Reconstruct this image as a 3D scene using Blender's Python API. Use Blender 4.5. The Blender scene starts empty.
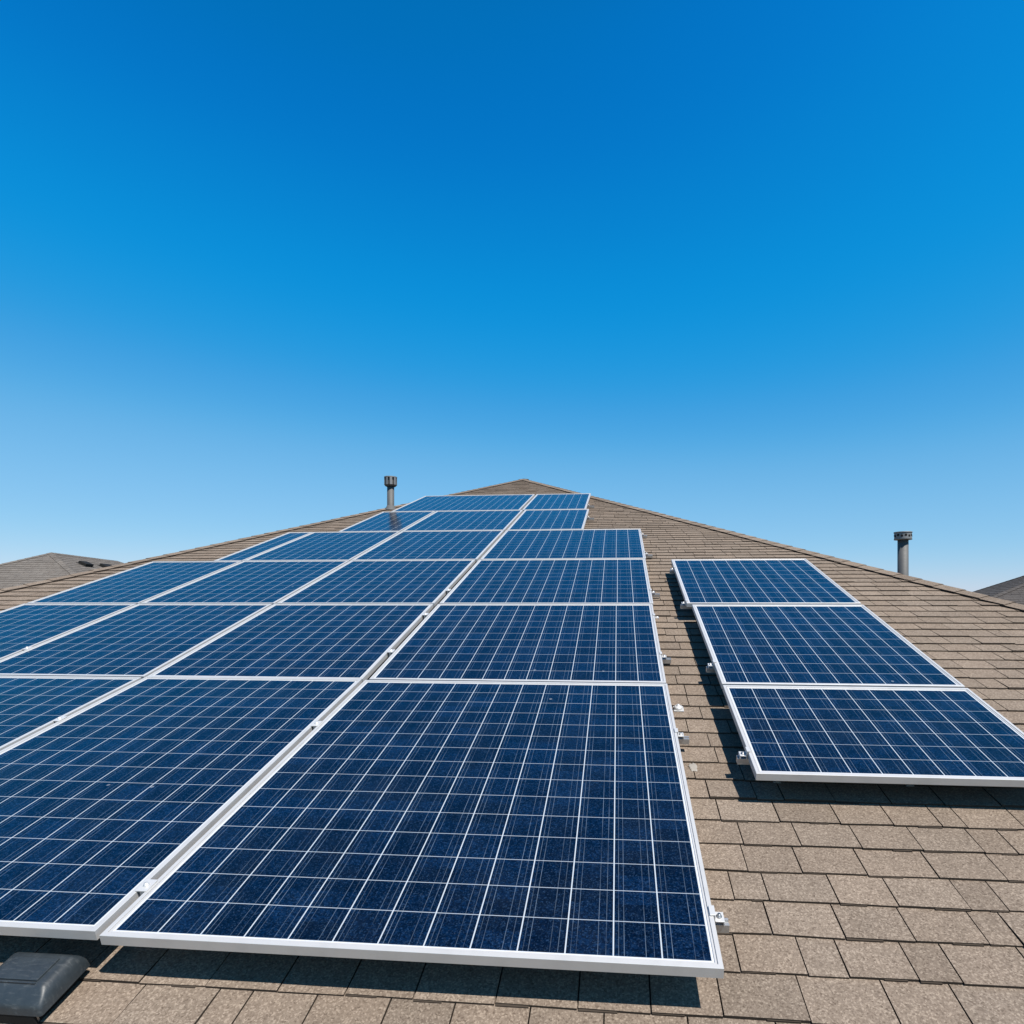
import bpy, bmesh, math, random
from mathutils import Matrix, Vector

# ------------------------------------------------------------------ camera, sky, sun, exposure
random.seed(7)
SC = bpy.context.scene
COL = SC.collection
CAM_Z = 5.6
YAW = math.radians(5.048)          # camera is turned a little left of the roof's fall line
PITCH = math.radians(17.68)        # pitch of the roof
FOC = 600.0                        # focal length in pixels of a 1024 px picture
PX, PY = 565.0, 600.0              # principal point (shift lens, level camera)

cam = bpy.data.cameras.new("camera")
cam.sensor_width = 36.0
cam.lens = 36.0 * FOC / 1024.0
cam.shift_x = (512.0 - PX) / 1024.0
cam.shift_y = (PY - 512.0) / 1024.0
cam.clip_start = 0.05
cam.clip_end = 9000.0
cam_o = bpy.data.objects.new("camera", cam)
cam_o.location = (0, 0, CAM_Z)
cam_o.rotation_euler = (math.radians(90), 0, YAW)
COL.objects.link(cam_o)
SC.camera = cam_o

cp, sp = math.cos(PITCH), math.sin(PITCH)
U = Vector((1, 0, 0)); S = Vector((0, cp, sp)); N = Vector((0, -sp, cp))
SUN = (U * 0.40 - S * 0.12 + N).normalized()          # towards the sun
SUN_EL = math.asin(SUN.z)
SUN_AZ = math.atan2(SUN.x, SUN.y)                     # clockwise from +Y

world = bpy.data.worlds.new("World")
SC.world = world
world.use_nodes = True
wn = world.node_tree.nodes; wl = world.node_tree.links
wn.clear()
sky = wn.new("ShaderNodeTexSky"); sky.sky_type = 'NISHITA'
sky.sun_disc = False
sky.sun_elevation = SUN_EL
sky.sun_rotation = SUN_AZ
sky.altitude = 0.0
sky.air_density = 1.0
sky.dust_density = 0.0
sky.ozone_density = 4.0
# deep polarised blue: the sky's own radiance, graded channel by channel
scl = wn.new("ShaderNodeVectorMath"); scl.operation = 'SCALE'; scl.inputs['Scale'].default_value = 0.1
crv = wn.new("ShaderNodeRGBCurve")
def curve(i, pts):
    c = crv.mapping.curves[i]
    c.points[0].location = pts[0]; c.points[-1].location = pts[-1]
    for p in pts[1:-1]: c.points.new(*p)
curve(0, [(0, 0), (.085, .002), (.112, .008), (.156, .062), (.222, .160), (.44, .325), (1, .80)])
curve(1, [(0, 0), (.12, .145), (.137, .172), (.158, .226), (.186, .280), (.26, .355), (.345, .450), (.58, .592), (1, .80)])
curve(2, [(0, 0), (.16, .30), (.25, .46), (.278, .565), (.312, .640), (.355, .702), (.46, .752), (.55, .796), (.70, .862), (1, .95)])
crv.mapping.update()
scl2 = wn.new("ShaderNodeVectorMath"); scl2.operation = 'SCALE'; scl2.inputs['Scale'].default_value = 10.0
bg = wn.new("ShaderNodeBackground"); bg.inputs['Strength'].default_value = 0.066
wo = wn.new("ShaderNodeOutputWorld")
wl.new(sky.outputs[0], scl.inputs[0]); wl.new(scl.outputs[0], crv.inputs['Color'])
# overhead sky dimmed and recoloured to weaken its fill light in shadows
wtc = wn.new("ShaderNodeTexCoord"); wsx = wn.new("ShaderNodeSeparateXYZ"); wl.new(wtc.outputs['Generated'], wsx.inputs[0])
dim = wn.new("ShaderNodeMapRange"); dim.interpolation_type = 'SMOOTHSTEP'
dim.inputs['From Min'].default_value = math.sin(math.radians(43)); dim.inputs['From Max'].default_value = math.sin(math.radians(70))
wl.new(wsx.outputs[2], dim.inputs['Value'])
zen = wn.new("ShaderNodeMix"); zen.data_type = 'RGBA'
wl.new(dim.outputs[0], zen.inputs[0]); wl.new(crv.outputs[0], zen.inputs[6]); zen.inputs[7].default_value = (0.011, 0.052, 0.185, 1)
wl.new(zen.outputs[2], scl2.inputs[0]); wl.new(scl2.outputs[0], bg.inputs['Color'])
wl.new(bg.outputs[0], wo.inputs['Surface'])

sun = bpy.data.lights.new("sun", 'SUN')
sun.energy = 5.0
sun.angle = math.radians(0.5)
sun.color = (1.0, 0.95, 0.88)
sun_o = bpy.data.objects.new("sun", sun)
sun_o.rotation_euler = SUN.to_track_quat('Z', 'Y').to_euler()
sun_o.location = (8, -20, 40)
COL.objects.link(sun_o)

SC.view_settings.view_transform = 'Standard'
SC.view_settings.look = 'None'
SC.view_settings.exposure = 0.6
SC.view_settings.gamma = 1.0

# ------------------------------------------------------------------ helpers
H_ROOF = 1.90                                        # camera above the roof plane, along its normal
KR = H_ROOF / 1.96                                   # roof positions below were measured for 1.96
ROOF = Matrix.Translation(Vector((0, 0, CAM_Z)) - N * H_ROOF) @ Matrix(
    ((U.x, S.x, N.x, 0), (U.y, S.y, N.y, 0), (U.z, S.z, N.z, 0), (0, 0, 0, 1)))
CAMROT = Matrix.Rotation(YAW, 4, 'Z')


def tag(o, label, cat, group=None, kind=None):
    if label: o['label'] = label
    if cat: o['category'] = cat
    if group: o['group'] = group
    if kind: o['kind'] = kind
    return o


def empty(name, mat, label=None, cat=None, group=None, kind=None):
    o = bpy.data.objects.new(name, None)
    o.empty_display_size = 0.2
    o.matrix_world = mat
    COL.objects.link(o)
    return tag(o, label, cat, group, kind)


def mesh_obj(name, bm, mats, parent=None, mat=None, smooth=False):
    me = bpy.data.meshes.new(name)
    bm.normal_update()
    bm.to_mesh(me); bm.free()
    if not isinstance(mats, (list, tuple)): mats = [mats]
    for m in mats: me.materials.append(m)
    if smooth:
        for p in me.polygons: p.use_smooth = True
    o = bpy.data.objects.new(name, me)
    COL.objects.link(o)
    if parent is not None: o.parent = parent
    o.matrix_local = mat if mat is not None else Matrix()
    return o


def copy_tree(o, parent=None):
    c = o.copy(); COL.objects.link(c)
    c.parent = parent
    for ch in list(o.children): copy_tree(ch, c)
    return c


def box(bm, x0, x1, y0, y1, z0, z1, mi=0, bev=0.0):
    vs = [bm.verts.new(p) for p in ((x0, y0, z0), (x1, y0, z0), (x1, y1, z0), (x0, y1, z0),
                                    (x0, y0, z1), (x1, y0, z1), (x1, y1, z1), (x0, y1, z1))]
    fs = [bm.faces.new([vs[i] for i in q]) for q in
          ((3, 2, 1, 0), (4, 5, 6, 7), (0, 1, 5, 4), (1, 2, 6, 5), (2, 3, 7, 6), (3, 0, 4, 7))]
    for f in fs: f.material_index = mi
    if bev > 0:
        es = {e for f in fs for e in f.edges}
        bmesh.ops.bevel(bm, geom=list(es), offset=bev, segments=2, profile=0.6, affect='EDGES')


def lathe(bm, prof, seg=28, mi=0, cx=0, cy=0):
    rings = []
    for r, z in prof:
        if r <= 1e-6:
            rings.append([bm.verts.new((cx, cy, z))])
        else:
            rings.append([bm.verts.new((cx + r * math.cos(2 * math.pi * k / seg), cy + r * math.sin(2 * math.pi * k / seg), z)) for k in range(seg)])
    for a, b in zip(rings, rings[1:]):
        for k in range(seg):
            k2 = (k + 1) % seg
            if len(a) == 1 and len(b) == 1: continue
            if len(a) == 1: f = bm.faces.new((a[0], b[k2], b[k]))
            elif len(b) == 1: f = bm.faces.new((a[k], a[k2], b[0]))
            else: f = bm.faces.new((a[k], a[k2], b[k2], b[k]))
            f.material_index = mi; f.smooth = True


# ------------------------------------------------------------------ materials
class NT:
    def __init__(self, name):
        self.m = bpy.data.materials.new(name); self.m.use_nodes = True
        self.t = self.m.node_tree; self.n = self.t.nodes; self.l = self.t.links
        self.p = self.n['Principled BSDF']
    def new(self, t, **kw):
        x = self.n.new(t)
        for k, v in kw.items(): setattr(x, k, v)
        return x
    def link(self, a, b): self.l.new(a, b)
    def val(self, sock, v):
        if isinstance(v, (int, float, tuple, list)): sock.default_value = v
        else: self.l.new(v, sock)
    def math(self, op, a, b=0.0, c=None, clamp=False):
        x = self.n.new('ShaderNodeMath'); x.operation = op; x.use_clamp = clamp
        self.val(x.inputs[0], a); self.val(x.inputs[1], b)
        if c is not None: self.val(x.inputs[2], c)
        return x.outputs[0]
    def mix(self, fac, a, b, mode='MIX'):
        x = self.n.new('ShaderNodeMix'); x.data_type = 'RGBA'; x.blend_type = mode
        self.val(x.inputs[0], fac)
        self.val(x.inputs[6], a); self.val(x.inputs[7], b)
        return x.outputs[2]
    def noise(self, vec, scale, detail=2.0, rough=0.5):
        x = self.n.new('ShaderNodeTexNoise'); self.val(x.inputs['Vector'], vec)
        x.inputs['Scale'].default_value = scale; x.inputs['Detail'].default_value = detail
        x.inputs['Roughness'].default_value = rough
        return x.outputs[0]
    def voronoi(self, vec, scale, out='Color', feature='F1'):
        x = self.n.new('ShaderNodeTexVoronoi'); x.feature = feature
        self.val(x.inputs['Vector'], vec); x.inputs['Scale'].default_value = scale
        return x.outputs[out]
    def ramp(self, fac, stops):
        x = self.n.new('ShaderNodeValToRGB'); self.val(x.inputs[0], fac)
        e = x.color_ramp.elements
        while len(e) > 1: e.remove(e[-1])
        e[0].position, e[0].color = stops[0][0], stops[0][1]
        for pos, c in stops[1:]:
            q = e.new(pos); q.color = c
        return x.outputs[0]
    def bump(self, h, strength, dist):
        x = self.n.new('ShaderNodeBump'); x.inputs['Strength'].default_value = strength
        x.inputs['Distance'].default_value = dist
        self.l.new(h, x.inputs['Height']); self.l.new(x.outputs[0], self.p.inputs['Normal'])
    def scale_vec(self, v, s):
        x = self.n.new('ShaderNodeVectorMath'); x.operation = 'MULTIPLY'
        self.l.new(v, x.inputs[0]); x.inputs[1].default_value = s
        return x.outputs[0]


def g(v): return (v, v, v, 1)


def mat_shingle(name, base, light, dark, speck=1.0):
    t = NT(name)
    co = t.new('ShaderNodeTexCoord').outputs['Object']
    tone = t.new('ShaderNodeAttribute'); tone.attribute_name = 'tone'
    big = t.noise(co, 0.55, 4.0, 0.6)
    mid = t.noise(co, 9.0, 4.0, 0.65)
    gr = t.new('ShaderNodeTexVoronoi'); gr.inputs['Scale'].default_value = 175.0
    t.link(co, gr.inputs['Vector'])
    sep = t.new('ShaderNodeSeparateColor'); t.link(gr.outputs['Color'], sep.inputs[0])
    fine = t.noise(co, 98.0, 3.0, 0.8)
    c = t.ramp(sep.outputs[0], [(0.0, dark), (0.22, base), (0.70, base), (0.90, light), (1.0, light)])
    c = t.mix(t.math('MULTIPLY', t.math('SUBTRACT', fine, 0.42, clamp=True), 1.6, clamp=True), c, light)
    c = t.mix(t.math('MULTIPLY', t.math('SUBTRACT', 0.50, fine, clamp=True), 2.6, clamp=True), c, dark)
    # weathering: broad drift and blotches that belong to the surface
    k = t.math('ADD', t.math('MULTIPLY', t.math('SUBTRACT', big, 0.5), 0.60), 1.0)
    k = t.math('ADD', k, t.math('MULTIPLY', t.math('SUBTRACT', mid, 0.5), 0.34))
    k = t.math('ADD', k, t.math('MULTIPLY', t.math('SUBTRACT', tone.outputs['Fac'], 0.5), 0.27))
    kc = t.new('ShaderNodeCombineColor')
    for i in range(3): t.link(k, kc.inputs[i])
    c = t.mix(1.0, c, kc.outputs[0], 'MULTIPLY')
    hue = t.math('FRACT', t.math('MULTIPLY', tone.outputs['Fac'], 7.31))
    c = t.mix(t.math('MULTIPLY', hue, 0.12), c, t.mix(1.0, c, (1.08, 0.93, 0.80, 1), 'MULTIPLY'))
    t.link(c, t.p.inputs['Base Color'])
    t.p.inputs['Roughness'].default_value = 0.92
    t.p.inputs['Specular IOR Level'].default_value = 0.06
    hgt = t.math('ADD', t.math('MULTIPLY', sep.outputs[1], 0.5), fine)
    t.bump(hgt, 0.55, 0.004)
    return t.m


SHINGLE = mat_shingle("brown shingle granules", (0.1600, 0.1265, 0.0995, 1), (0.252, 0.205, 0.163, 1), (0.092, 0.070, 0.054, 1))
SHINGLE_GREY = mat_shingle("grey brown shingle granules", (0.122, 0.110, 0.099, 1), (0.185, 0.168, 0.152, 1), (0.058, 0.052, 0.047, 1))

SHINGLE_DARK = mat_shingle("dark grey brown shingle granules", (0.068, 0.062, 0.059, 1), (0.105, 0.097, 0.092, 1), (0.035, 0.032, 0.030, 1))


def mat_metal(name, col, rough, metallic, stretch=(60, 2, 60)):
    t = NT(name)
    co = t.new('ShaderNodeTexCoord').outputs['Object']
    n = t.noise(t.scale_vec(co, stretch), 6.0, 3.0, 0.6)
    n2 = t.noise(co, 7.0, 4.0, 0.6)
    d = tuple(x * 0.80 for x in col[:3]) + (1,)
    c = t.mix(t.math('MULTIPLY', t.math('SUBTRACT', n2, 0.48, clamp=True), 2.2, clamp=True), col, d)
    c = t.mix(t.math('MULTIPLY', n, 0.25), c, d)
    t.link(c, t.p.inputs['Base Color'])
    t.p.inputs['Metallic'].default_value = metallic
    t.link(t.math('ADD', t.math('MULTIPLY', n, 0.22), rough), t.p.inputs['Roughness'])
    return t.m


ALU = mat_metal("clear anodised aluminium", (0.530, 0.520, 0.508, 1), 0.34, 0.35)
RAIL = mat_metal("mill aluminium rail", (0.4749, 0.4749, 0.4683, 1), 0.30, 0.75)
CLAMP = mat_metal("bright clamp aluminium", (0.560, 0.555, 0.545, 1), 0.28, 0.35)
STEEL = mat_metal("steel bolt", (0.2968, 0.2968, 0.2968, 1), 0.30, 0.9)
GALV = mat_metal("weathered galvanised pipe", (0.0891, 0.0891, 0.0871, 1), 0.55, 0.2, (4, 4, 18))
GALV_LIGHT = mat_metal("pale galvanised cap", (0.165, 0.170, 0.175, 1), 0.50, 0.2, (4, 4, 18))


def mat_plain(name, col, rough=0.6, spec=0.5, nscale=14.0, amount=0.35):
    t = NT(name)
    co = t.new('ShaderNodeTexCoord').outputs['Object']
    n = t.noise(co, nscale, 5.0, 0.65)
    d = tuple(x * 0.6 for x in col[:3]) + (1,)
    t.link(t.mix(t.math('MULTIPLY', n, amount * 2), col, d), t.p.inputs['Base Color'])
    t.link(t.math('ADD', t.math('MULTIPLY', n, 0.25), rough - 0.1), t.p.inputs['Roughness'])
    t.p.inputs['Specular IOR Level'].default_value = spec
    return t.m


DARK = mat_plain("dark opening", (0.0132, 0.0132, 0.0132, 1), 0.8, 0.2)
FELT = mat_plain("roofing underlay", (0.0198, 0.0178, 0.0165, 1), 0.9, 0.1)
CAPEDGE = mat_plain("cap shingle asphalt edge", (0.0330, 0.0264, 0.0224, 1), 0.95, 0.1)
EDGE = mat_plain("cut asphalt edge", (0.0561, 0.0442, 0.0350, 1), 0.95, 0.1)
BACK = mat_plain("grey backsheet", (0.1649, 0.1649, 0.1649, 1), 0.6)
STUCCO = mat_plain("beige stucco", (0.3298, 0.2836, 0.2243, 1), 0.9, 0.2, 40.0, 0.15)
TRIM = mat_plain("white trim paint", (0.4947, 0.4815, 0.4617, 1), 0.5)
LEAD = mat_plain("grey pipe flashing", (0.095, 0.095, 0.095, 1), 0.7)
SEAL = mat_plain("dried sealant", (0.3034, 0.2770, 0.2441, 1), 0.6, 0.4, 60.0, 0.4)


def mat_vent():
    t = NT("grey plastic hood")
    co = t.new('ShaderNodeTexCoord').outputs['Object']
    n = t.noise(co, 16.0, 5.0, 0.7)
    sc_ = t.noise(t.scale_vec(co, (12, 60, 20)), 2.0, 3.0, 0.6)
    c = t.ramp(n, [(0.25, (0.0145, 0.0198, 0.0251, 1)), (0.60, (0.0237, 0.0310, 0.0369, 1)), (0.78, (0.0660, 0.0759, 0.0858, 1))])
    c = t.mix(t.math('MULTIPLY', t.math('SUBTRACT', sc_, 0.56, clamp=True), 2.0, clamp=True), c, (0.0923, 0.0989, 0.1022, 1))
    t.link(c, t.p.inputs['Base Color'])
    t.link(t.math('ADD', t.math('MULTIPLY', n, 0.3), 0.32), t.p.inputs['Roughness'])
    t.bump(n, 0.25, 0.004)
    return t.m


VENT = mat_vent()


def mat_cells():
    """polycrystalline cells under glass; the UV map counts cells (x across, y up the slope)"""
    t = NT("polycrystalline cells under glass")
    uv = t.new('ShaderNodeUVMap').outputs[0]
    sx = t.new('ShaderNodeSeparateXYZ'); t.link(uv, sx.inputs[0])
    x, y = sx.outputs[0], sx.outputs[1]
    obj = t.new('ShaderNodeObjectInfo')
    # per-panel offset so that no two panels share a pattern
    off = t.new('ShaderNodeCombineXYZ')
    t.link(t.math('MULTIPLY', obj.outputs['Random'], 57.0), off.inputs[0])
    t.link(t.math('MULTIPLY', obj.outputs['Random'], 131.0), off.inputs[1])
    av = t.new('ShaderNodeVectorMath'); av.operation = 'ADD'
    t.link(uv, av.inputs[0]); t.link(off.outputs[0], av.inputs[1])
    v = av.outputs[0]
    lim = t.new('ShaderNodeAttribute'); lim.attribute_name = 'margin'   # 1 on the white margin round the cells

    def line(c, freq, half, phase=0.0):
        f = t.math('FRACT', t.math('ADD', t.math('MULTIPLY', c, freq), 0.5 + phase))
        return t.math('LESS_THAN', t.math('ABSOLUTE', t.math('SUBTRACT', f, 0.5)), half)
    gapx = line(x, 1.0, 0.0150)
    gapy = line(y, 1.0, 0.011)
    # busbars: three per cell, of uneven brightness along the string
    bx = None
    for ph in (0.11, 0.225, 0.675, 0.845):
        b = line(x, 1.0, 0.0066, -ph)
        bx = b if bx is None else t.math('MAXIMUM', bx, b)
    wob = t.noise(t.scale_vec(v, (3.1, 0.55, 1)), 1.0, 2.0, 0.6)
    bfac = t.math('MULTIPLY', bx, t.math('MULTIPLY', t.math('SUBTRACT', wob, 0.26, clamp=True), 1.7, clamp=True))
    # fingers: faint streaks along the slope
    st = t.noise(t.scale_vec(v, (38.0, 0.42, 1)), 1.0, 4.0, 0.75)
    sfac = t.math('MULTIPLY', t.math('SUBTRACT', st, 0.54, clamp=True), 3.0, clamp=True)
    # crystals
    cr = t.voronoi(v, 19.0)
    cs = t.new('ShaderNodeSeparateColor'); t.link(cr, cs.inputs[0])
    cr2 = t.noise(v, 30.0, 3.0, 0.75)
    # every cell has a slightly different tone
    fl = t.new('ShaderNodeVectorMath'); fl.operation = 'FLOOR'; t.link(v, fl.inputs[0])
    wn_ = t.new('ShaderNodeTexWhiteNoise'); wn_.noise_dimensions = '3D'; t.link(fl.outputs[0], wn_.inputs['Vector'])
    tone = t.math('ADD', t.math('MULTIPLY', cs.outputs[0], 0.38), t.math('MULTIPLY', wn_.outputs['Value'], 0.28))
    tone = t.math('ADD', tone, t.math('MULTIPLY', cr2, 0.34))
    c = t.ramp(tone, [(0.15, (0.0002, 0.0015, 0.0056, 1)), (0.5, (0.0003, 0.0034, 0.0132, 1)), (0.85, (0.0013, 0.0119, 0.0409, 1))])
    c = t.mix(t.math('MULTIPLY', sfac, 0.15), c, (0.0330, 0.0858, 0.1781, 1))
    c = t.mix(t.math('MULTIPLY', bfac, 0.58), c, (0.1979, 0.2639, 0.3430, 1))
    gx = t.math('MULTIPLY', gapx, 0.86)
    c = t.mix(gx, c, (0.4222, 0.4617, 0.4947, 1))
    c = t.mix(t.math('MULTIPLY', gapy, 0.66), c, (0.3958, 0.4420, 0.4881, 1))
    c = t.mix(lim.outputs['Fac'], c, (0.5145, 0.5211, 0.5277, 1))
    # dust: fine specks, and a thin film in drifts
    dv = t.new('ShaderNodeTexVoronoi'); dv.feature = 'F1'; dv.inputs['Scale'].default_value = 15.0
    t.link(v, dv.inputs['Vector'])
    ds = t.new('ShaderNodeSeparateColor'); t.link(dv.outputs['Color'], ds.inputs[0])
    dot = t.math('MULTIPLY', t.math('LESS_THAN', dv.outputs['Distance'], 0.20), t.math('GREATER_THAN', ds.outputs[2], 0.72))
    c = t.mix(t.math('MULTIPLY', dot, 0.05), c, (0.1979, 0.2375, 0.3166, 1))
    dv2 = t.new('ShaderNodeTexVoronoi'); dv2.inputs['Scale'].default_value = 34.0; t.link(v, dv2.inputs['Vector'])
    d2 = t.new('ShaderNodeSeparateColor'); t.link(dv2.outputs['Color'], d2.inputs[0])
    sp2 = t.math('MULTIPLY', t.math('POWER', d2.outputs[0], 6.0), t.math('MULTIPLY', cr2, 0.30))
    c = t.mix(sp2, c, (0.0660, 0.1451, 0.2770, 1))
    # a few dried spots
    dv3 = t.new('ShaderNodeTexVoronoi'); dv3.inputs['Scale'].default_value = 0.8; t.link(v, dv3.inputs['Vector'])
    d3 = t.new('ShaderNodeSeparateColor'); t.link(dv3.outputs['Color'], d3.inputs[0])
    wob2 = t.math('ADD', dv3.outputs['Distance'], t.math('MULTIPLY', t.math('SUBTRACT', cr2, 0.5), 0.05))
    spot = t.math('MULTIPLY', t.math('LESS_THAN', wob2, 0.05), t.math('GREATER_THAN', d3.outputs[1], 0.86))
    c = t.mix(t.math('MULTIPLY', spot, 0.35), c, (0.3298, 0.3562, 0.3826, 1))
    film = t.noise(v, 0.45, 4.0, 0.65)
    c = t.mix(t.math('MULTIPLY', t.math('SUBTRACT', film, 0.44, clamp=True), 0.05), c, (0.1979, 0.2375, 0.2770, 1))
    t.link(c, t.p.inputs['Base Color'])
    t.p.inputs['Roughness'].default_value = 0.17
    t.p.inputs['IOR'].default_value = 1.42
    t.p.inputs['Specular IOR Level'].default_value = 0.5
    t.bump(t.noise(v, 1.1, 2.0, 0.5), 0.02, 0.03)
    return t.m


CELLS = mat_cells()


def mat_ground():
    t = NT("dry lawn and soil")
    co = t.new('ShaderNodeTexCoord').outputs['Object']
    a = t.noise(co, 0.05, 5.0, 0.6); b = t.noise(co, 3.0, 5.0, 0.7)
    c = t.ramp(t.math('ADD', t.math('MULTIPLY', a, 0.6), t.math('MULTIPLY', b, 0.4)),
               [(0.35, (0.045, 0.062, 0.022, 1)), (0.5, (0.075, 0.085, 0.035, 1)), (0.65, (0.16, 0.13, 0.085, 1))])
    t.link(c, t.p.inputs['Base Color']); t.p.inputs['Roughness'].default_value = 0.95
    return t.m


# ------------------------------------------------------------------ ground
bm = bmesh.new()
vs = [bm.verts.new(p) for p in ((-4000, -4000, 0), (4000, -4000, 0), (4000, 4000, 0), (-4000, 4000, 0))]
bm.faces.new(vs)
tag(mesh_obj("ground", bm, mat_ground()), "flat dry lawn and soil around the houses", None, None, 'structure')


# ------------------------------------------------------------------ roofs
def shingle_slope(name, mat4, parent, parent_mat, material, lf, rf, s0, s1, phase, seed, expo=0.17, wmin=.215, wmax=.285, thick=.0085):
    """Courses of lapped tabs on the plane of mat4; lf(s), rf(s) give the left and right ends."""
    rnd = random.Random(seed)
    bm = bmesh.new()
    lay = bm.faces.layers.float.new('tone')
    under = [bm.verts.new((lf(s0), s0, -.012)), bm.verts.new((rf(s0), s0, -.012)),
             bm.verts.new((rf(s1), s1, -.012)), bm.verts.new((lf(s1), s1, -.012))]
    uf = bm.faces.new(under); uf.material_index = 1
    k0 = int(math.floor((s0 - phase) / expo)); k1 = int(math.ceil((s1 - phase) / expo))
    drift = 0.0
    for k in range(k0, k1):
        sb = phase + k * expo
        a, b = max(sb, s0), min(sb + expo, s1)
        if b - a < 0.01: continue
        u = lf(a) - rnd.random() * 0.3
        uend = rf(a)
        row = rnd.uniform(-.5, .5)
        rj = rnd.uniform(-.004, .004)
        while u < uend:
            w = rnd.uniform(wmin, wmax)
            if rnd.random() < .10: w *= rnd.uniform(.35, .6)
            gap = rnd.uniform(.0040, .0068)
            # tab ends, clipped to the hips at the butt and at the head
            head = b + 0.03 if b < s1 - .01 else b
            ua0, ub0 = max(u + gap / 2, lf(a)), min(u + w - gap / 2, rf(a))
            ua1, ub1 = max(u + gap / 2, lf(head)), min(u + w - gap / 2, rf(head))
            u += w
            if ub0 - ua0 < .012: continue
            if ub1 <= ua1: ub1 = ua1 = min(max((ua0 + ub0) / 2, lf(head)), rf(head)); ua1 -= .002; ub1 += .002
            th = thick + rnd.uniform(-.001, .0028)
            d0, d1 = rnd.uniform(-.0035, .0035), rnd.uniform(-.0035, .0035)
            if rnd.random() < .08: th += .004                       # a tab that has lifted a little
            P = [(ua0, a + rj + d0, th), (ub0, a + rj + d1, th + rnd.uniform(-.001, .001)),
                 (ub1, head, -.002), (ua1, head, -.002)]
            vt = [bm.verts.new(p) for p in P]
            vb = [bm.verts.new((p[0], p[1], -.012)) for p in P]
            tone = min(1.0, max(0.0, rnd.gauss(.5, .19) + row * .22))
            fs = [bm.faces.new(vt), bm.faces.new((vb[0], vb[1], vt[1], vt[0])),
                  bm.faces.new((vb[1], vb[2], vt[2], vt[1])), bm.faces.new((vb[3], vb[0], vt[0], vt[3]))]
            for f in fs: f[lay] = tone
            for f in fs[1:]: f.material_index = 2
            if rnd.random() < .75:                                  # the laminate's second layer shows below the butt
                w_ = ub0 - ua0; x0 = ua0 + (0 if rnd.random() < .5 else .5 * w_) ; x1 = min(ub0, x0 + rnd.uniform(.3, .55) * w_)
                yy = a + rj + min(d0, d1) - rnd.uniform(.002, .005); zz = th * .55
                q = [bm.verts.new(p) for p in ((x0, yy, zz), (x1, yy, zz), (x1, a + rj + .004, zz), (x0, a + rj + .004, zz),
                                               (x0, yy, -.012), (x1, yy, -.012))]
                for f in (bm.faces.new(q[:4]), bm.faces.new((q[4], q[5], q[1], q[0]))):
                    f.material_index = 2; f[lay] = tone
    inv = parent_mat.inverted() if parent_mat is not None else Matrix()
    return mesh_obj(name, bm, [material, FELT, EDGE], parent, inv @ mat4)


def plane_frame(A, B, T):
    """frame with origin A, u along the eave A->B, s up the slope towards T"""
    u = (B - A).normalized()
    n = u.cross(T - A).normalized()
    if n.z < 0: n = -n
    s = n.cross(u).normalized()
    return Matrix(((u.x, s.x, n.x, A.x), (u.y, s.y, n.y, A.y), (u.z, s.z, n.z, A.z), (0, 0, 0, 1)))


def slope_poly(name, A, B, TB, TA, parent, parent_mat, material, seed, expo=.17):
    """trapezoid slope: eave A->B (seen from outside left to right), top TA..TB"""
    M = plane_frame(A, B, TA)
    inv = M.inverted()
    a, b, tb, ta = [inv @ p for p in (A, B, TB, TA)]
    top = ta.y
    lf = lambda s: a.x + (ta.x - a.x) * s / top
    rf = lambda s: b.x + (tb.x - b.x) * s / top
    return shingle_slope(name, M, parent, parent_mat, material, lf, rf, 0.0, top, 0.0, seed, expo), M


def hip_caps(name, P0, P1, n1, n2, parent, parent_mat, material, seed, step=.24, half=.15, ln=.33):
    """lapped cap shingles folded over the hip from P0 (low) to P1 (high)"""
    rnd = random.Random(seed)
    bm = bmesh.new(); lay = bm.faces.layers.float.new('tone')
    d = (P1 - P0); L = d.length; d.normalize()
    w1 = n1.cross(d).normalized(); w2 = n2.cross(d).normalized()
    if w1.dot(n2) > 0: w1 = -w1                       # must run down, away from the other slope
    if w2.dot(n1) > 0: w2 = -w2
    up = (n1 + n2).normalized()
    k = int(L / step)
    for i in range(k + 1):
        a = i * step; b = min(a + ln, L + .02)
        hA, hB = .026 + rnd.uniform(-.001, .002), .0175
        hw = half + rnd.uniform(-.006, .006)
        def sect(t, h, e):
            p = P0 + d * t
            return [p + w1 * hw + n1 * h, p + w1 * .03 + n1 * (h + .004) , p + up * (h + .002), p + w2 * .03 + n2 * (h + .004), p + w2 * hw + n2 * h]
        A = [bm.verts.new(q) for q in sect(a, hA, 0)]
        B = [bm.verts.new(q) for q in sect(b, hB, 0)]
        lo = [bm.verts.new(P0 + d * a + w1 * hw + n1 * (-.004)), bm.verts.new(P0 + d * b + w1 * hw + n1 * (-.004)),
              bm.verts.new(P0 + d * a + w2 * hw + n2 * (-.004)), bm.verts.new(P0 + d * b + w2 * hw + n2 * (-.004))]
        mid = bm.verts.new(P0 + d * a + up * (hA - .010))
        tone = min(1, max(0, rnd.gauss(.5, .2)))
        fs = []
        for q in range(4): fs.append(bm.faces.new((A[q], A[q + 1], B[q + 1], B[q])))
        fs.append(bm.faces.new((lo[0], A[0], B[0], lo[1])))
        fs.append(bm.faces.new((A[4], lo[2], lo[3], B[4])))
        fs.append(bm.faces.new((lo[0], mid, A[2], A[1], A[0])))
        fs.append(bm.faces.new((mid, lo[2], A[4], A[3], A[2])))
        for f in fs: f[lay] = tone
        for f in fs[4:]: f.material_index = 1
    bmesh.ops.recalc_face_normals(bm, faces=bm.faces)
    inv = parent_mat.inverted()
    return mesh_obj(name, bm, [material, CAPEDGE], parent, inv)


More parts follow.
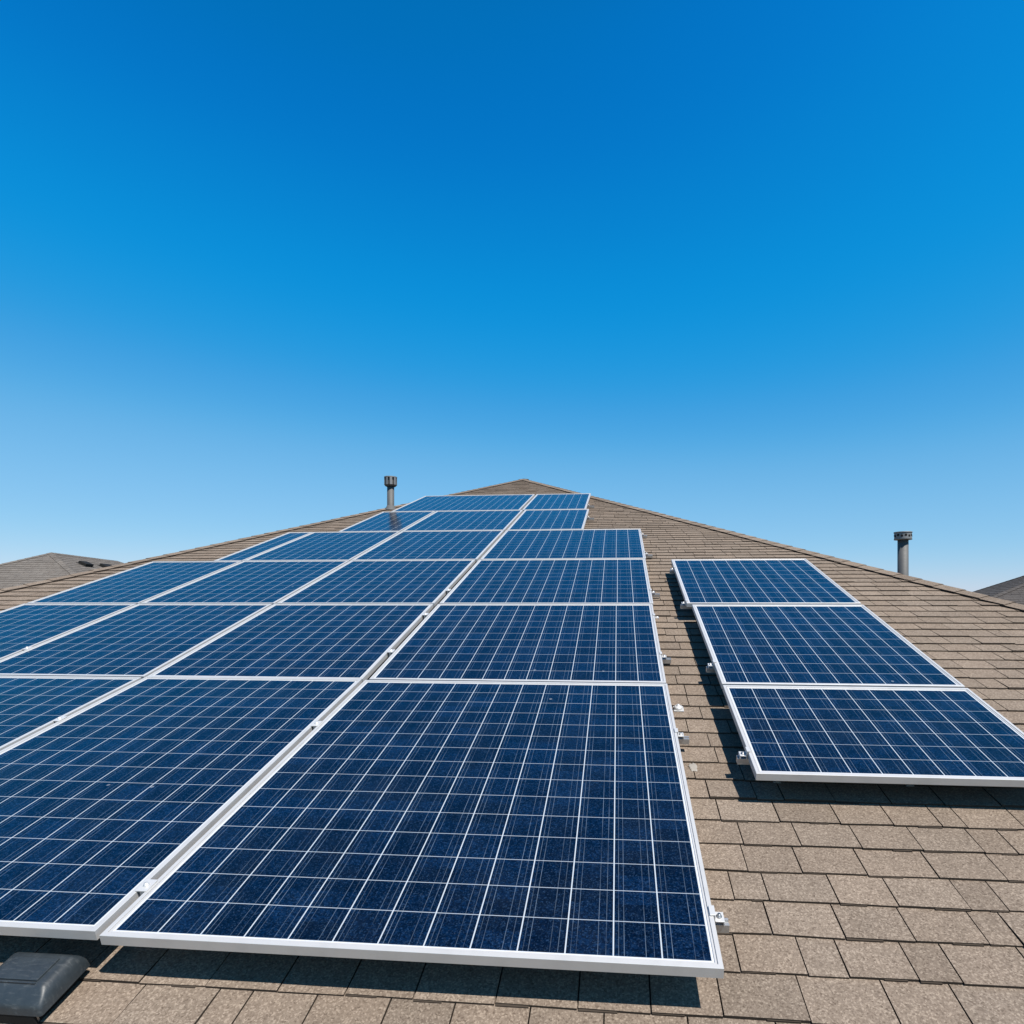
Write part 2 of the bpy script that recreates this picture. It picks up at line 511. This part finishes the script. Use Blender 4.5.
def wall_box(name, pts, z0, z1, parent, parent_mat, material):
    bm = bmesh.new()
    lo = [bm.verts.new((p.x, p.y, z0)) for p in pts]; hi = [bm.verts.new((p.x, p.y, z1)) for p in pts]
    n = len(pts)
    for i in range(n): bm.faces.new((lo[i], lo[(i + 1) % n], hi[(i + 1) % n], hi[i]))
    bm.faces.new(hi)
    bmesh.ops.recalc_face_normals(bm, faces=bm.faces)
    return mesh_obj(name, bm, material, parent, parent_mat.inverted())


def R3(u, s, n=0.0): return ROOF @ Vector((u, s, n))


# --- the house we stand on
SE = -3.0                                            # eave of the main slope
lhip = lambda s: KR * (-7.62 + (s / KR - 6.5) * (4.82 / 11.49))
rhip = lambda s: KR * (3.94 - (s / KR - 5.91) * (6.74 / 12.08))
S_APEX = 17.99 * KR
apex = R3((lhip(S_APEX) + rhip(S_APEX)) / 2, S_APEX)
eL, eR = R3(lhip(SE), SE), R3(rhip(SE), SE)
yb = apex.y + (apex.y - eL.y) * 0.8
bL, bR = Vector((eL.x, yb, eL.z)), Vector((eR.x, yb, eR.z))
HM = Matrix.Translation(Vector((apex.x, apex.y, 0)))
house = empty("brown_roof_house", HM, "house under the solar panels with a large brown shingle hip roof", "house", None)
main = shingle_slope("roof", ROOF, house, HM, SHINGLE, lhip, rhip, SE, S_APEX, (1.530 - .17 * 40) * KR, 11, .17 * KR)
ROOF_LOCAL = HM.inverted() @ ROOF
sl_r, M_r = slope_poly("side_slope", eR, bR, apex, apex, house, HM, SHINGLE, 12)
sl_b, M_b = slope_poly("side_slope", bR, bL, apex, apex, house, HM, SHINGLE, 13)
sl_l, M_l = slope_poly("side_slope", bL, eL, apex, apex, house, HM, SHINGLE, 14)
nrm = lambda M: Vector((M[0][2], M[1][2], M[2][2]))
hip_caps("hip_cap", eR, apex, N, nrm(M_r), house, HM, SHINGLE, 21)
hip_caps("hip_cap", eL, apex, N, nrm(M_l), house, HM, SHINGLE, 22)
hip_caps("hip_cap", bR, apex, nrm(M_b), nrm(M_r), house, HM, SHINGLE, 23)
hip_caps("hip_cap", bL, apex, nrm(M_b), nrm(M_l), house, HM, SHINGLE, 24)
inset = .45
wp = [Vector((eL.x + inset, eL.y + inset, 0)), Vector((eR.x - inset, eR.y + inset, 0)),
      Vector((bR.x - inset, bR.y - inset, 0)), Vector((bL.x + inset, bL.y - inset, 0))]
wall_box("wall", wp, 0.0, eL.z - .12, house, HM, STUCCO)
fp = [eL, eR, bR, bL]
wall_box("fascia", fp, eL.z - .20, eL.z - .03, house, HM, TRIM)


# --- neighbours: hip roofs that rise behind the two hips
def cam_pt(x, y, z=0.0):
    """camera-space ground position: x to the right, y ahead, z above the camera"""
    p = CAMROT @ Vector((x, y, 0)); return Vector((p.x, p.y, CAM_Z + z))


def neighbour(name, label, P1, P2, d_end, d_side, drop, seed, vents, shingle):
    ax = (P2 - P1); ax.z = 0; ax.normalize()
    pr = Vector((ax.y, -ax.x, 0))                    # to the right of P1->P2
    z = P1.z - drop
    c = []
    for P, e in ((P1, -d_end), (P2, d_end)):
        for sd in (1, -1):
            q = P + ax * e + pr * (sd * d_side); q.z = z; c.append(q)
    r1, l1, r2, l2 = c                               # right and left corners at both ends
    hm = Matrix.Translation(Vector(((P1.x + P2.x) / 2, (P1.y + P2.y) / 2, 0)))
    h = empty(name, hm, label, "house", None)
    o1, Ma = slope_poly("roof", l1, r1, P1, P1, h, hm, shingle, seed, .2)
    o2, Mb = slope_poly("roof", r1, r2, P2, P1, h, hm, shingle, seed + 1, .2)
    o3, Mc = slope_poly("roof", r2, l2, P2, P2, h, hm, shingle, seed + 2, .2)
    o4, Md = slope_poly("roof", l2, l1, P1, P2, h, hm, shingle, seed + 3, .2)
    for a, b, na, nb in ((r1, P1, Ma, Mb), (l1, P1, Ma, Md), (r2, P2, Mb, Mc), (l2, P2, Mc, Md), (P1, P2, Mb, Md)):
        hip_caps("ridge_cap", a, b, nrm(na), nrm(nb), h, hm, shingle, seed + 9)
    i = .4
    wall_box("wall", [l1 + (ax + pr) * i, r1 + (ax - pr) * i, r2 - (ax + pr) * i, l2 + (pr - ax) * i], 0, z - .1, h, hm, STUCCO)
    wall_box("fascia", [l1, r1, r2, l2], z - .18, z - .02, h, hm, TRIM)
    frames = dict(a=Ma, b=Mb)
    # dark box vents near the ridge
    for fr, u, s, w in vents:
        M = frames[fr]
        bm = bmesh.new()
        box(bm, u - w / 2, u + w / 2, s - .16, s + .16, .0, .13, 0, .02)
        box(bm, u - w / 2 - .06, u + w / 2 + .06, s - .20, s + .20, .0, .018, 0)
        mesh_obj("roof_vent", bm, DARK, h, hm.inverted() @ M)
    return h, frames


nb_l = (cam_pt(-21.4, 25.0, 1.96), cam_pt(-22.4, 30.0, 1.93))
neighbour("grey_roof_house", "neighbouring house at the far left whose grey brown hip roof peaks above the hip", nb_l[0], nb_l[1], 5.4, 5.4, 2.7, 40,
          [('b', 6.0, 5.0, .55), ('b', 7.6, 4.95, .75), ('b', 9.3, 4.9, .60)], SHINGLE_GREY)
nb_r = (cam_pt(21.5, 24.0, 1.95), cam_pt(26.7, 21.5, 1.95))
neighbour("dark_roof_house", "neighbouring house at the far right edge whose darker roof slope rises out of frame", nb_r[0], nb_r[1], 7.2, 7.2, 3.0, 60,
          [('b', 5.2, 4.9, .6)], SHINGLE_DARK)


# ------------------------------------------------------------------ solar panels
T_FR = .042


def frame_mesh(W, D):
    """swept aluminium frame of a module W x D, top at z=0, with a stepped lip"""
    prof = [(.004, -T_FR), (0, -T_FR + .003), (0, -.0012), (.0012, 0), (.0150, 0), (.0160, -.0012), (.0160, -.0048), (.0180, -.0048),
            (.0180, -.0030), (.0240, -.0030), (.0252, -.0044), (.0252, -.0095), (.022, -.0095), (.022, -T_FR + .002), (.020, -T_FR)]
    bm = bmesh.new()
    rings = []
    for (cx, cy, ix, iy) in ((0, 0, 1, 1), (W, 0, -1, 1), (W, D, -1, -1), (0, D, 1, -1)):
        rings.append([bm.verts.new((cx + ix * w, cy + iy * w, z)) for w, z in prof])
    n = len(prof)
    for k in range(4):
        a, b = rings[k], rings[(k + 1) % 4]
        for i in range(n):
            j = (i + 1) % n
            bm.faces.new((a[i], b[i], b[j], a[j]))
    bmesh.ops.recalc_face_normals(bm, faces=bm.faces)
    return bm


def glass_mesh(W, D, cols, rows):
    m = .0244; z = -.0062; mg = .007
    bm = bmesh.new()
    uvl = bm.loops.layers.uv.new("UVMap"); lay = bm.faces.layers.float.new('margin')
    x = [m, m + mg, W - m - mg, W - m]; y = [m, m + mg, D - m - mg, D - m]
    V = [[bm.verts.new((xx, yy, z)) for xx in x] for yy in y]
    for j in range(3):
        for i in range(3):
            f = bm.faces.new((V[j][i], V[j][i + 1], V[j + 1][i + 1], V[j + 1][i]))
            f[lay] = 0.0 if (i == 1 and j == 1) else 1.0
            for lp in f.loops:
                c = lp.vert.co
                lp[uvl].uv = ((c.x - x[1]) / (x[2] - x[1]) * cols, (c.y - y[1]) / (y[2] - y[1]) * rows)
    # white underside and edge
    lo = [bm.verts.new(p) for p in ((x[0], y[0], z - .006), (x[3], y[0], z - .006), (x[3], y[3], z - .006), (x[0], y[3], z - .006))]
    f = bm.faces.new(lo[::-1]); f.material_index = 1; f[lay] = 1.0
    return bm


PANELS = {}


def panel(key, u0, u1, s0, s1, n0, n1, cols, rows, label, roll=0.0):
    """module whose top surface runs from (s0, n0) to (s1, n1) above the roof plane"""
    slope = math.atan2(n1 - n0, s1 - s0)
    D = math.hypot(s1 - s0, n1 - n0); W = u1 - u0
    M = ROOF @ Matrix.Translation((u0, s0, n0)) @ Matrix.Rotation(slope, 4, 'X') @ Matrix.Rotation(roll, 4, 'Z')
    o = empty("solar_panel", M, label, "solar panel", "solar panels on the brown roof")
    mesh_obj("frame", frame_mesh(W, D), ALU, o)
    mesh_obj("glass", glass_mesh(W, D, cols, rows), [CELLS, BACK], o)
    PANELS[key] = o
    return o


NT_ = .10
# rows: (s0, s1, n0, n1)
ROWS = {1: (1.488, 3.765, .203, .103), 2: (3.788, 5.525, .100, .100), 3: (5.547, 7.358, .100, .100),
        4: (7.382, 9.310, .100, .100), 5: (9.338, 11.300, .100, .100), 6: (11.330, 13.500, .100, .100)}
AL, AR = -1.795, .334
BL, BR = -3.475, -1.825
CL, CR = -4.950, -3.503
DL, DR = -6.250, -4.980


def rowp(key, r, u0, u1, cols, rws, label, ds=0.0, dn=0.0, roll=0.0):
    s0, s1, n0, n1 = ROWS[r]
    panel(key, u0, u1, s0 + ds, s1 + ds, n0 + dn, n1 + dn, cols, rws, label, roll)


rowp('A1', 1, AL, AR, 13, 15, "largest and nearest solar panel, its front right corner beside the bare shingle walkway")
rowp('B1', 1, BL, BR - .003, 10, 15, "front-row solar panel with its front corner just above the grey box vent", ds=.018, dn=-.002)
rowp('C1', 1, CL, CR, 9, 15, "front-row solar panel farthest left, only a corner of it inside the picture")
rowp('A2', 2, AL + .02, AR - .005, 13, 11, "solar panel directly up the slope from the largest nearest panel")
rowp('B2', 2, BL, BR, 10, 11, "second-row solar panel, second from the right edge of the main array")
rowp('C2', 2, CL, CR, 9, 11, "second-row solar panel, third from the right edge of the main array")
rowp('D2', 2, DL, DR, 8, 11, "second-row solar panel at the left picture edge, fourth from the right")
rowp('A3', 3, AL + .025, AR + .005, 13, 11, "third-row solar panel at the right edge of the main array, by the shingle walkway")
rowp('B3', 3, BL + .01, BR + .003, 10, 11, "third-row solar panel, second from the right edge of the main array")
rowp('C3', 3, CL, CR + .01, 9, 11, "third-row solar panel, third from the right edge of the main array")
rowp('D3', 3, DL + .01, DR, 8, 11, "third-row solar panel at the left end of the array, nearest the left hip")
rowp('A4', 4, AL + .03, AR + .015, 12, 12, "fourth-row solar panel at the right, below the step where the array narrows")
rowp('B4', 4, BL, BR + .02, 10, 12, "fourth-row solar panel, second from the right edge of the main array")
rowp('C4', 4, CL - .01, CR, 9, 12, "fourth-row solar panel beside the narrow left-end sliver panel")
rowp('D4', 4, -5.385, DR, 2, 12, "very narrow sliver of solar panel at the left end of the fourth row")
rowp('A5', 5, AL + .03, -.545, 7, 12, "short solar panel at the right end of the fifth row, just above the array's step")
rowp('B5', 5, BL - .01, BR + .02, 10, 12, "middle solar panel of the fifth row, between two shorter panels")
rowp('C5', 5, -4.555, CR - .012, 6, 12, "short solar panel at the left end of the fifth row, before the left vent pipe")
rowp('A6', 6, AL - .03, -.605, 7, 12, "short solar panel at the right end of the topmost row, below the roof peak")
rowp('B6', 6, -4.400, BR - .045, 16, 12, "wide solar panel at the left of the topmost row, beside the left vent pipe")
RT = .180                                            # the right-hand group stands a little higher
panel('R1', .674, 2.172, 2.605, 3.592, RT, RT, 10, 7, "nearest solar panel of the separate group of three at the right")
panel('R2', .672, 2.168, 3.616, 5.262, RT, RT, 10, 10, "middle solar panel of the separate group of three at the right")
panel('R3', .628, 2.166, 5.306, 6.975, RT, RT, 10, 10, "farthest solar panel of the separate group of three at the right")


# ------------------------------------------------------------------ mounting rails with clamps and feet
def rail_bar(x0, x1):
    """slotted extrusion along x, top at z=0"""
    bm = bmesh.new()
    prof = [(-.017, -.034), (.017, -.034), (.017, 0), (.006, 0), (.006, -.008), (-.006, -.008), (-.006, 0), (-.017, 0)]
    A = [bm.verts.new((x0, y, z)) for y, z in prof]; B = [bm.verts.new((x1, y, z)) for y, z in prof]
    n = len(prof)
    for i in range(n): bm.faces.new((A[i], A[(i + 1) % n], B[(i + 1) % n], B[i]))
    # end faces: three convex pieces
    for V in (A, B):
        bm.faces.new((V[0], V[1], V[2], V[3], V[4], V[5], V[6], V[7]))
    bmesh.ops.recalc_face_normals(bm, faces=bm.faces)
    return bm


def end_clamp(sgn):
    """Z-shaped end clamp standing on the rail end, lip over the module frame; sgn=+1 right end"""
    bm = bmesh.new()
    t = T_FR
    a = lambda x0, x1, y0, y1, z0, z1: box(bm, min(sgn * x0, sgn * x1), max(sgn * x0, sgn * x1), y0, y1, z0, z1, 0, .0015)
    a(.002, .007, -.022, .022, .0005, t + .002)             # upright against the frame
    a(-.013, .007, -.022, .022, t + .0025, t + .007)        # lip over the frame
    a(.0075, .040, -.022, .022, .016, .021)                 # shelf under the bolt
    a(.036, .041, -.022, .022, .0005, .0155)                # outer toe
    return bm


def bolt(sgn, x, z):
    bm = bmesh.new()
    lathe(bm, [(.0, z), (.010, z), (.010, z + .003), (.0065, z + .003), (.0065, z + .011), (0, z + .011)], 12, 0, sgn * x, 0)
    return bm


def rail_foot(h):
    """L-foot under the rail: upright plate, base plate and lag bolt; rail underside at z=0, roof at z=-h"""
    bm = bmesh.new()
    box(bm, -.011, .011, .0185, .0235, -h + .008, .026, 0, .002)
    box(bm, -.020, .020, -.045, .0245, -h + .001, -h + .0075, 0, .002)
    lathe(bm, [(0, -h + .0075), (.012, -h + .0075), (.012, -h + .012), (.008, -h + .012), (.008, -h + .019), (0, -h + .019)], 10, 0, 0, -.02)
    return bm


def mid_clamp():
    bm = bmesh.new()
    box(bm, -.024, .024, -.030, .030, T_FR + .0008, T_FR + .0055, 0, .0015)
    box(bm, -.0075, .0075, -.027, .027, -.0, T_FR + .0005, 0)
    lathe(bm, [(0, T_FR + .0055), (.011, T_FR + .0055), (.011, T_FR + .008), (.0075, T_FR + .008), (.0075, T_FR + .015), (0, T_FR + .015)], 12)
    return bm


def rail(u0, u1, s, ntop, label, ends, feet, mids=(), group="mounting rails under the main array"):
    """rail whose top carries module frames: ntop is the module's top above the roof at s"""
    z = ntop - T_FR - .0005
    M = ROOF @ Matrix.Translation((0, s, z))
    o = empty("mounting_rail", M, label, "mounting rail", group)
    mesh_obj("rail_bar", rail_bar(u0, u1), RAIL, o)
    for sg, x in ends:
        c = mesh_obj("end_clamp", end_clamp(sg), CLAMP, o, Matrix.Translation((x, 0, 0)))
        mesh_obj("bolt", bolt(sg, .023, .021), STEEL, c)
    for x in feet:
        mesh_obj("rail_foot", rail_foot(z - .034), RAIL, o, Matrix.Translation((x, 0, -.034)) @ Matrix.Rotation(math.pi, 4, 'Z'))
    for x in mids:
        mesh_obj("mid_clamp", mid_clamp(), CLAMP, o, Matrix.Translation((x, 0, 0)))
    return o


def n1(s): return ROWS[1][2] + (ROWS[1][3] - ROWS[1][2]) * (s - ROWS[1][0]) / (ROWS[1][1] - ROWS[1][0])


seam = (AL + BR) / 2
gm = "mounting rails under the main array"
rail(-4.9, .392, 1.725, n1(1.725), "lowest mounting rail of the main array, its white end clamp nearest the camera", [(1, AR)], [.10, -1.4, -3.2], [seam, (BL + CR) / 2])
rail(-4.9, .405, 3.080, n1(3.080), "second mounting rail from the bottom, ending beside the largest panel's upper part", [(1, AR)], [.10, -1.4, -3.2], [seam, (BL + CR) / 2])
rail(-6.2, .405, 4.300, .10, "third mounting rail from the bottom, ending beside the second-row right panel", [(1, AR - .005)], [.10, -1.4, -3.2, -5.0], [seam + .008, (CL + DR) / 2])
rail(-6.2, .330, 5.200, .10, "fourth mounting rail from the bottom, known only by its mid clamp in the central seam", [(1, AR - .005)], [-.5, -2.4, -4.2], [seam + .008])
rail(-6.2, .430, 5.990, .10, "fifth mounting rail from the bottom, its end clamp beside the third-row right panel", [(1, AR + .005)], [.10, -1.4, -3.2, -5.0], [seam + .01])
rail(-5.3, .450, 7.720, .10, "sixth mounting rail from the bottom, its end clamp beside the fourth-row right panel", [(1, AR + .015)], [.10, -1.4, -3.2])
rail(-5.3, .440, 9.000, .10, "seventh mounting rail, its end clamp near the step where the array narrows", [(1, AR + .015)], [.10, -1.4, -3.2])
rail(-4.5, -.420, 10.550, .10, "second highest mounting rail, its bright end beside the short fifth-row panel", [(1, -.545)], [-.75, -2.4], [], gm)
rail(-4.4, -.470, 11.950, .10, "topmost mounting rail, its bright end beside the short top-row panel", [(1, -.605)], [-.80, -2.4], [], gm)
gr = "mounting rails under the right group"
for s, lab in ((2.815, "nearest mounting rail of the right group, its silver clamp by the front left corner"),
               (3.965, "second mounting rail of the right group, its clamp just above the lower seam"),
               (5.38, "third mounting rail of the right group, its clamp beside the upper seam"),
               (6.62, "farthest mounting rail of the right group, its clamp near the top left corner")):
    x0 = .673 if s < 5.3 else .630
    rail(x0 - .050, 2.11, s, RT, lab, [(-1, x0)], [x0 + .16, 1.5], [], gr)


# ------------------------------------------------------------------ small things lying on the shingles
def blob(name, label, cat, u, s, ru, rs, h, mat, seed):
    rnd = random.Random(seed)
    bm = bmesh.new()
    n = 22
    ph = [rnd.uniform(.72, 1.15) for _ in range(n)]
    rings = []
    for f, z in ((1.0, .006), (.92, .008 + h * .55), (.6, .008 + h * .9), (.25, .008 + h)):
        rings.append([bm.verts.new((ru * f * ph[k] * math.cos(2 * math.pi * k / n), rs * f * ph[k] * math.sin(2 * math.pi * k / n),
                                    z + rnd.uniform(-.1, .1) * h)) for k in range(n)])
    for a, b in zip(rings, rings[1:]):
        for k in range(n): bm.faces.new((a[k], a[(k + 1) % n], b[(k + 1) % n], b[k]))
    bm.faces.new(rings[-1])
    o = mesh_obj(name, bm, mat, None, ROOF @ Matrix.Translation((u, s, .001)), True)
    return tag(o, label, cat)


# sealant smear
blob("sealant_patch", "pale dried smear of sealant on a shingle right of the largest panel", "sealant patch", .424 * KR, 3.0 * KR, .024, .044, .002, SEAL, 5)
# a loose flashed foot that carries no rail
ft = empty("roof_anchor", ROOF @ Matrix.Translation((.405 * KR, 3.69 * KR, .009)), "small silver roof anchor plate on the shingles beside the largest panel's back corner", "roof anchor")
bm = bmesh.new()
box(bm, -.030, .035, -.035, .035, .0005, .004, 0, .001)
mesh_obj("plate", bm, CLAMP, ft)
bm = bmesh.new()
lathe(bm, [(.030, .004), (.028, .018), (.020, .024), (.009, .025), (.009, .034), (0, .034)], 16)
mesh_obj("stud", bm, CLAMP, ft)

# ------------------------------------------------------------------ box vent at the lower left
vt = empty("box_vent", ROOF @ Matrix.Translation((-2.003, 1.395, 0)), "dark grey plastic box vent with creased lid on the shingles at lower left", "roof vent")
bm = bmesh.new()
zt, zb = .116, .046


def ring(z, x0, x1, y0, y1): return [bm.verts.new(p) for p in ((x0, y0, z), (x1, y0, z), (x1, y1, z), (x0, y1, z))]


lv = [ring(zb, -.165, .118, -.086, .112), ring(zb + .030, -.160, .115, -.080, .110), ring(.100, -.150, .106, -.052, .100), ring(zt, -.125, .090, -.032, .085)]
for a, b in zip(lv, lv[1:]):
    for i in range(4): bm.faces.new((a[i], a[(i + 1) % 4], b[(i + 1) % 4], b[i]))
bm.faces.new(lv[-1])
es = [e for e in bm.edges if len(e.link_faces) == 2]
bmesh.ops.bevel(bm, geom=es, offset=.010, segments=3, profile=.5, affect='EDGES')
hood = mesh_obj("hood", bm, VENT, vt, None, True)
bm = bmesh.new()
box(bm, -.105, .060, -.020, .066, zt - .004, zt + .006, 0, .003)
box(bm, -.105, .060, -.0305, -.0255, zt - .004, zt + .005, 0, .002)
mesh_obj("lid_panel", bm, VENT, hood)
bm = bmesh.new()
box(bm, -.140, .088, -.085, .085, .004, zb + .004, 0, .004)
mesh_obj("neck", bm, DARK, vt)
for x in (-.097, .086):
    bm = bmesh.new()
    box(bm, x - .003, x + .003, -.078, -.072, .012, zb + .006, 0)
    mesh_obj("fastener", bm, STEEL, vt)


# ------------------------------------------------------------------ vent pipes
def vent_pipe(name, label, base, h, r, cap_r, cap_h, kind):
    o = empty(name, Matrix.Translation(base), label, "vent pipe", "vent pipes on the brown roof")
    bm = bmesh.new()
    lathe(bm, [(r, -.25), (r * .985, h - cap_h * .6), (r * .8, h - cap_h * .6)], 32)
    mesh_obj("pipe", bm, GALV, o)
    bm = bmesh.new()
    lathe(bm, [(r * 1.9, -.02), (r * 1.35, .03), (r * 1.04, .08), (r * 1.0, .08)], 28)
    mesh_obj("flashing", bm, LEAD, o)
    bm = bmesh.new()
    z0, z1 = h - cap_h, h
    if kind == 'holes':
        lathe(bm, [(r * .9, z0), (cap_r, z0), (cap_r, z0 + cap_h * .12)], 32)
        lathe(bm, [(cap_r * .97, z0 + cap_h * .12), (cap_r * .97, z1 - cap_h * .14)], 32, 0)
        lathe(bm, [(cap_r * .97, z1 - cap_h * .14), (cap_r * 1.02, z1 - cap_h * .14), (cap_r * 1.02, z1), (0, z1 + cap_h * .10)], 32)
        capo = mesh_obj("cap", bm, GALV_LIGHT, o)
        bm = bmesh.new()
        for k in range(14):
            a = 2 * math.pi * k / 14 + .13
            c = Vector((math.cos(a), math.sin(a), 0)); tt = Vector((-c.y, c.x, 0))
            zc = z0 + cap_h * (.46 if k % 2 else .56)
            rr = cap_h * .15
            rim = [bm.verts.new(c * (cap_r * .985) + tt * (rr * math.cos(q * math.pi / 5)) + Vector((0, 0, zc + rr * math.sin(q * math.pi / 5)))) for q in range(10)]
            bk = [bm.verts.new(v.co - c * .012) for v in rim]
            bm.faces.new(rim)
            for q in range(10): bm.faces.new((rim[q], bk[q], bk[(q + 1) % 10], rim[(q + 1) % 10]))
        mesh_obj("hole_ring", bm, DARK, capo)
    else:
        lathe(bm, [(r * .9, z0 + .005), (cap_r * .80, z0 + .004), (cap_r * .98, z0 + cap_h * .16)], 32)
        lathe(bm, [(cap_r * 1.0, z1 - cap_h * .10), (cap_r * 1.0, z1), (0, z1 + .006)], 32)
        lathe(bm, [(cap_r * .76, z0), (cap_r * .76, z1 - .004)], 24)
        capo = mesh_obj("cap", bm, GALV, o)
        bm = bmesh.new()
        nv = 9
        for k in range(nv):
            a0 = 2 * math.pi * (k + .08) / nv; a1 = 2 * math.pi * (k + .62) / nv
            st_ = 5
            for rr, flip in ((cap_r * .99, 0), (cap_r * .93, 1)):
                pass
            outer = [(cap_r * .99 * math.cos(a0 + (a1 - a0) * q / st_), cap_r * .99 * math.sin(a0 + (a1 - a0) * q / st_)) for q in range(st_ + 1)]
            inner = [(x * .94, y * .94) for x, y in outer]
            loop = outer + inner[::-1]
            lo = [bm.verts.new((x, y, z0 + cap_h * .14)) for x, y in loop]; hi = [bm.verts.new((x, y, z1 - cap_h * .09)) for x, y in loop]
            for q in range(len(loop)): bm.faces.new((lo[q], lo[(q + 1) % len(loop)], hi[(q + 1) % len(loop)], hi[q]))
        bmesh.ops.recalc_face_normals(bm, faces=bm.faces)
        mesh_obj("louvre", bm, GALV_LIGHT, capo)
    return o


def on_right(px, y_depth):
    """point of the right side slope straight behind picture column px at the given depth"""
    x = (px - PX) / FOC * y_depth
    p = cam_pt(x, y_depth)
    n = nrm(M_r); a = eR
    p.z = a.z - (n.x * (p.x - a.x) + n.y * (p.y - a.y)) / n.z
    return p


pr = on_right(903.0, 7.25)
top_r = CAM_Z + (600 - 532.0) / FOC * 7.25
vent_pipe("vent_pipe", "slim grey vent pipe with a perforated cap behind the right hip", pr, top_r - pr.z, .060, .098, .095, 'holes')
pl = R3(-4.90 * KR, 12.60 * KR)
dl = (CAMROT.inverted() @ Vector((pl.x, pl.y, 0))).y
top_l = CAM_Z + (600 - 477.0) / FOC * dl
vent_pipe("vent_pipe", "stout grey vent pipe with a louvred cap beside the left hip near the top panels", pl, top_l - pl.z, .073, .132, .20, 'louvre')
